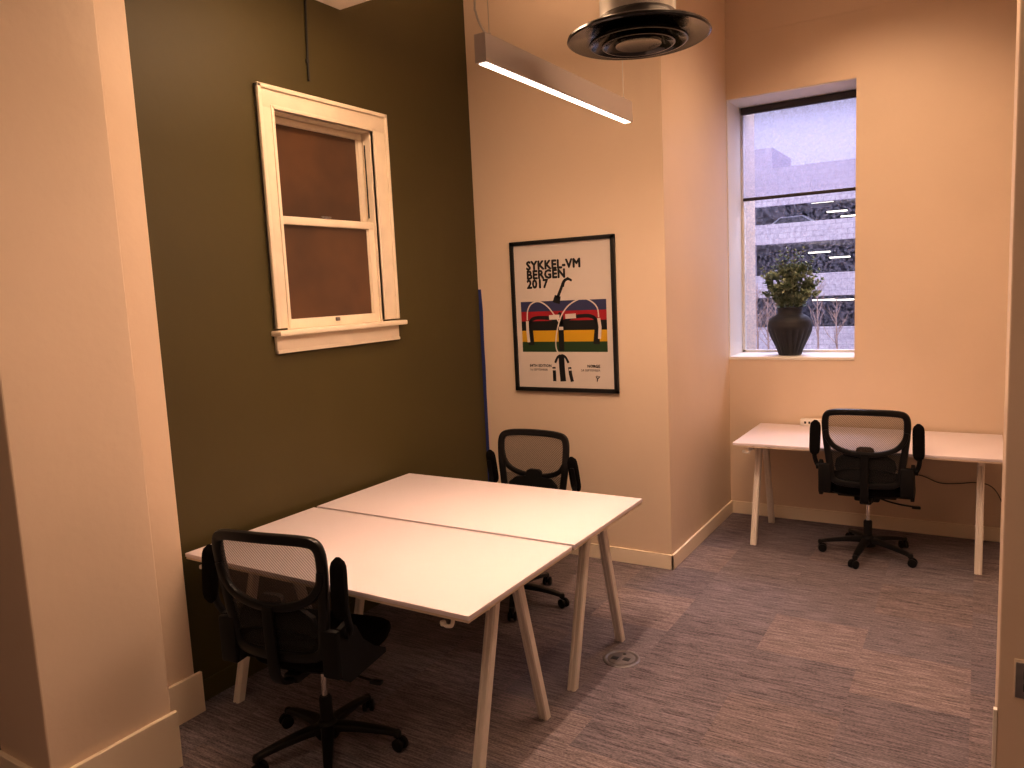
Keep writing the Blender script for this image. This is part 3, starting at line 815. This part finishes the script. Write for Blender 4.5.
bm = bmesh.new()
cp = [(-.70, 5.885, .66), (-.60, 5.89, .50), (-.45, 5.893, .44), (-.324, 5.893, .419), (-.214, 5.893, .378), (-.10, 5.893, .385), (-.007, 5.893, .40), (.079, 5.893, .386), (.137, 5.893, .309), (.20, 5.893, .12), (.22, 5.89, .102)]
sweep(bm, smooth_path(cp, 6), circ(.0032, 6), up=Vector((0, 1, 0)))
sweep(bm, smooth_path([(-.70, 5.885, .66), (-.74, 5.88, .70), (-.76, 5.87, .7115)], 4), circ(.0032, 6), up=Vector((0, 1, 0)))
tag(obj('power_cable', bm, M['darkcord']), 'thin dark cable sagging under the alcove desk along the wall', 'cable')

op = thing('outlet_plate', 'grey metal outlet plate at the right edge on the near cream wall', 'wall outlet', (.165, PYN, .468))
bm = bmesh.new(); box(bm, -.038, .038, -.008, -.0005, -.062, .062, .003); obj('cover_plate', bm, M['metal'], op)
for z in (-.022, .022):
    bm = bmesh.new(); box(bm, -.016, .016, -.0095, -.0075, z-.014, z+.014, .002); obj('socket', bm, M['plug'], op)
bm = bmesh.new(); box(bm, -.042, .042, -.0035, 0, -.066, .072, .001); obj('back_box_rim', bm, M['edge'], op)

# ------------------------------------------------------------------ outside: parking garage across the street
D = 47.; K = D/30.
def gz(z): return 1.836+(z-1.836)*K
def gx(x): return x*K
ga = thing('parking_garage', 'pale concrete multi-storey parking garage with lit open decks beyond the window', 'building', (-9, D, -4))
GO = Vector(ga.location)
def gp(bm, name, m, par=ga, smooth=False):
    for v in bm.verts: v.co -= GO
    return obj(name, bm, m, par, smooth)
X0, X1 = gx(-9.8), gx(3.0)
XL = gx(-16)
bands = [(gz(4.62), gz(5.90)), (gz(3.10), gz(3.85)), (gz(1.10), gz(1.945)), (-4, gz(-.03))]
for z0, z1 in bands:
    bm = bmesh.new(); box(bm, X0, X1, D, D+.35, z0, z1, .03)
    gp(bm, 'spandrel', M['concrete'])
bm = bmesh.new(); box(bm, X0-.05, X1, D-.12, D+.3, gz(4.50), gz(4.85), .03); gp(bm, 'ledge', M['concrete'])
for zt in (gz(5.2), gz(3.2), gz(1.2)):
    gp(B(X0, X1, D+.35, D+16, zt-.1, zt+.05), 'deck_slab', M['concrete'])
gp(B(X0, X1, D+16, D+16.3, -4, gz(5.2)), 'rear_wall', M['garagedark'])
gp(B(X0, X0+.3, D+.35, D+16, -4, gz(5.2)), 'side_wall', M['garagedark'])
gp(B(gx(-9.8), gx(-7.42), D-.02, D+.5, -4, gz(4.6)), 'corner_pillar', M['concrete'])
gp(B(-19, -11.95, D+6, D+12, gz(4.4), 10.35), 'stair_tower', M['concrete'])
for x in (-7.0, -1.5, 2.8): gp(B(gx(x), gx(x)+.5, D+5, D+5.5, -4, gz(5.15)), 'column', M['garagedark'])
def tube(px, zq, dep, ln):
    # ceiling tube light hanging under a deck
    bm = bmesh.new(); f = (D+dep)/30
    box(bm, px*f-ln/2, px*f+ln/2, D+dep-.15, D+dep+.15, 1.836+(zq-1.836)*f-.04, 1.836+(zq-1.836)*f+.04); gp(bm, 'tube_light', M['gtube'])
for px, zq, dep in ((-5.0, 4.50, 3.5), (-4.50, 4.12, 9), (-4.05, 3.92, 12), (-5.1, 2.70, 3.5), (-4.4, 2.48, 8), (-4.95, .96, 3.5), (-4.3, .94, 3.0), (-2.5, 2.7, 3.5), (-2.4, 4.5, 3.5)):
    tube(px, zq, dep, 1.25)
def car(name, label, x, z, y, m, s=1.):
    t = thing(name, label, 'car', (x, y, z))
    prof = [(-2.1, .35), (-2.15, .75), (-1.7, .9), (-1.0, 1.0), (-.45, 1.42), (.9, 1.45), (1.6, 1.05), (2.1, .95), (2.15, .4)]
    bm = bmesh.new(); a = [bm.verts.new((px_, -.85, pz)) for px_, pz in prof]; b = [bm.verts.new((px_, .85, pz)) for px_, pz in prof]
    n = len(prof); bm.faces.new(a); bm.faces.new(b[::-1])
    for i in range(n): bm.faces.new((a[i], a[(i+1) % n], b[(i+1) % n], b[i]))
    obj('body', bm, m, t, False)
    bm = bmesh.new(); q = [(-.85, 1.02), (-.4, 1.36), (.85, 1.39), (1.35, 1.08)]
    bm.faces.new([bm.verts.new((px_, -.86, pz)) for px_, pz in q]); obj('side_window', bm, M['plug'], t, False)
    for wx in (-1.35, 1.35):
        for sy in (-.8, .8):
            bm = bmesh.new(); cyl(bm, (wx, sy-.1, .33), (wx, sy+.1, .33), .33, 18); obj('wheel', bm, M['tyre'], t)
    return t
fl2, fl1 = gz(3.2)+.05, gz(1.2)+.05
car('car', 'pale car whose roof shows above the upper garage parapet, left', gx(-6.4), fl2, D+2.2, M['carp'])
car('car', 'pale car whose roof shows above the upper garage parapet, right', gx(-5.0)+2.3, fl2, D+2.4, M['carp'])
car('car', 'pale car parked on the middle garage deck near the left pillar', gx(-6.9), fl1, D+3.2, M['carp'])
car('car', 'dark car parked on the middle garage deck under the tube lights', gx(-3.9), fl1, D+3.2, M['card'])
struct('ground', B(-60, 60, 7.5, 90, -4.2, -4.0), M['asphalt'])
# bare saplings in front of the garage
tr = random.Random(3)
def tree(x, y, h, label):
    t = thing('bare_tree', label, 'tree', (x, y, -4), 0, 'bare saplings before the garage')
    bm = bmesh.new()
    sweep(bm, smooth_path([(0, 0, 0), (.03, 0, h*.4), (-.02, 0, h*.75), (.02, 0, h)], 5), circ(.07, 7), up=Vector((0, 1, 0)), scale=[1-.75*i/15 for i in range(16)])
    obj('trunk', bm, M['pole'], t)
    bm = bmesh.new()
    for k in range(16):
        z = h*(.45+.5*k/16); a = tr.uniform(0, 2*PI); l = (h-z)*.28+.2
        p0 = Vector((0, 0, z)); p1 = p0+Vector((math.cos(a)*l*.5, math.sin(a)*l*.5, l*.6)); p2 = p0+Vector((math.cos(a)*l*.8, math.sin(a)*l*.8, l*1.2))
        sweep(bm, [p0, p1, p2], circ(.022, 5), up=Vector((.3, 1, 0)), scale=[1, .7, .3])
        for q in (p1, (p1+p2)/2):
            b = tr.uniform(0, 2*PI); sweep(bm, [q, q+Vector((math.cos(b)*.3, math.sin(b)*.3, .4))], circ(.012, 4), up=Vector((.3, 1, 0)), scale=[1, .3])
    obj('branches', bm, M['pole'], t)
k = (D-4)/30
for px, h in ((-7.35, 5.6), (-6.95, 5.0), (-6.65, 5.5), (-5.15, 5.6), (-4.5, 4.6)):
    yt = D-4+{-7.35: 0, -6.95: -1.6, -6.65: 1.5, -5.15: 0, -4.5: .3}[px]
    tree(px*(yt/30), yt, h, {-7.35: 'bare sapling outside, leftmost seen through the window', -6.95: 'bare sapling outside, second from the window\'s left edge', -6.65: 'bare sapling outside, just left of the vase plant', -5.15: 'bare sapling outside, just right of the vase plant', -4.5: 'low bare sapling outside, rightmost seen through the window'}[px])

# ------------------------------------------------------------------ world + lights
wd = bpy.data.worlds.new('world'); bpy.context.scene.world = wd; wd.use_nodes = True
nt = wd.node_tree; bg = nt.nodes['Background']
tc = nt.nodes.new('ShaderNodeTexCoord'); sx = nt.nodes.new('ShaderNodeSeparateXYZ'); rp = nt.nodes.new('ShaderNodeValToRGB')
nt.links.new(tc.outputs['Generated'], sx.inputs[0]); nt.links.new(sx.outputs['Z'], rp.inputs['Fac']); nt.links.new(rp.outputs['Color'], bg.inputs['Color'])
rp.color_ramp.elements[0].position = 0; rp.color_ramp.elements[0].color = (.66, .63, .92, 1)
rp.color_ramp.elements[1].position = .6; rp.color_ramp.elements[1].color = (.56, .56, .90, 1)
bg.inputs['Strength'].default_value = 1.7

def area(name, loc, size, power, col, rot=(0, 0, 0), sy=None, spread=180):
    l = bpy.data.lights.new(name, 'AREA'); l.shape = 'RECTANGLE'; l.size = size; l.size_y = sy or size
    l.energy = power; l.color = col; l.spread = R_(spread)
    o = bpy.data.objects.new(name, l); C.objects.link(o); o.location = loc; o.rotation_euler = rot; return o
W = (1, .68, .45)
area('pendant_glow', ((lx0+lx1)/2, (ly0+ly1)/2, lz0-.004), .04, 32, (1, .68, .50), sy=1.2)
area('room_pendant', (-1.4, .3, 3.0), .3, 17, W, sy=1.3)
area('desk_pendant', (-2.15, 2.7, 3.38), .25, 34, W, sy=1.0)
area('floor_fill', (-.3, 2.9, 3.5), .3, 22, W, sy=1.2)  # unseen overhead fill, added to light the carpet right of the desks
area('alcove_lamp', (-.6, 5.0, 3.9), .8, 20, (1, .70, .47), sy=.6, spread=125)
area('wall_wash', (-.3, 4.0, 3.15), .5, 7, (1, .70, .46))  # unseen light added to brighten the alcove wall below its top
area('near_fill', (.9, -.6, 3.3), .8, 20, W)  # unseen fill near the camera, added to lighten the column walls
area('up_fill', (-2.0, 3.7, 3.3), .5, 9, W, rot=(PI, 0, 0))  # unseen uplight added to lift the upper poster wall
area('soffit_fill', (-2.3, 2.7, 3.0), .4, 7, W, rot=(PI, 0, 0))  # unseen uplight added so the soffit underside looks bright
area('sky_light', (-1.2, 7.9, 4.6), 2.2, 260, (.70, .72, 1), rot=(-R_(52), 0, 0), sy=1.4)
sl = bpy.data.lights.new('facade_fill', 'SUN'); sl.energy = 2.2; sl.color = (1, .95, .92); sl.angle = .3  # directional light added to brighten the garage front under an overcast sky
so_ = bpy.data.objects.new('facade_fill', sl); C.objects.link(so_); so_.rotation_euler = (R_(55), 0, R_(-10))

# ------------------------------------------------------------------ camera
cam = bpy.data.cameras.new('camera'); co = bpy.data.objects.new('camera', cam); C.objects.link(co)
cam.sensor_width = 36; cam.lens = 760.866/1024*36; cam.clip_start = .05; cam.clip_end = 300
yaw, pit, rol = R_(-31.796), R_(-6.987), R_(-2.726)
F = Vector((math.sin(yaw)*math.cos(pit), math.cos(yaw)*math.cos(pit), math.sin(pit)))
Rt = Vector((math.cos(yaw), -math.sin(yaw), 0)); U = Rt.cross(F)
Rt2 = math.cos(rol)*Rt+math.sin(rol)*U; U2 = -math.sin(rol)*Rt+math.cos(rol)*U
co.matrix_world = Matrix(((Rt2.x, U2.x, -F.x, 0), (Rt2.y, U2.y, -F.y, 0), (Rt2.z, U2.z, -F.z, 1.836), (0, 0, 0, 1)))
sc = bpy.context.scene; sc.camera = co
sc.view_settings.view_transform = 'Standard'; sc.view_settings.look = 'None'; sc.view_settings.exposure = -.1; sc.view_settings.gamma = .86
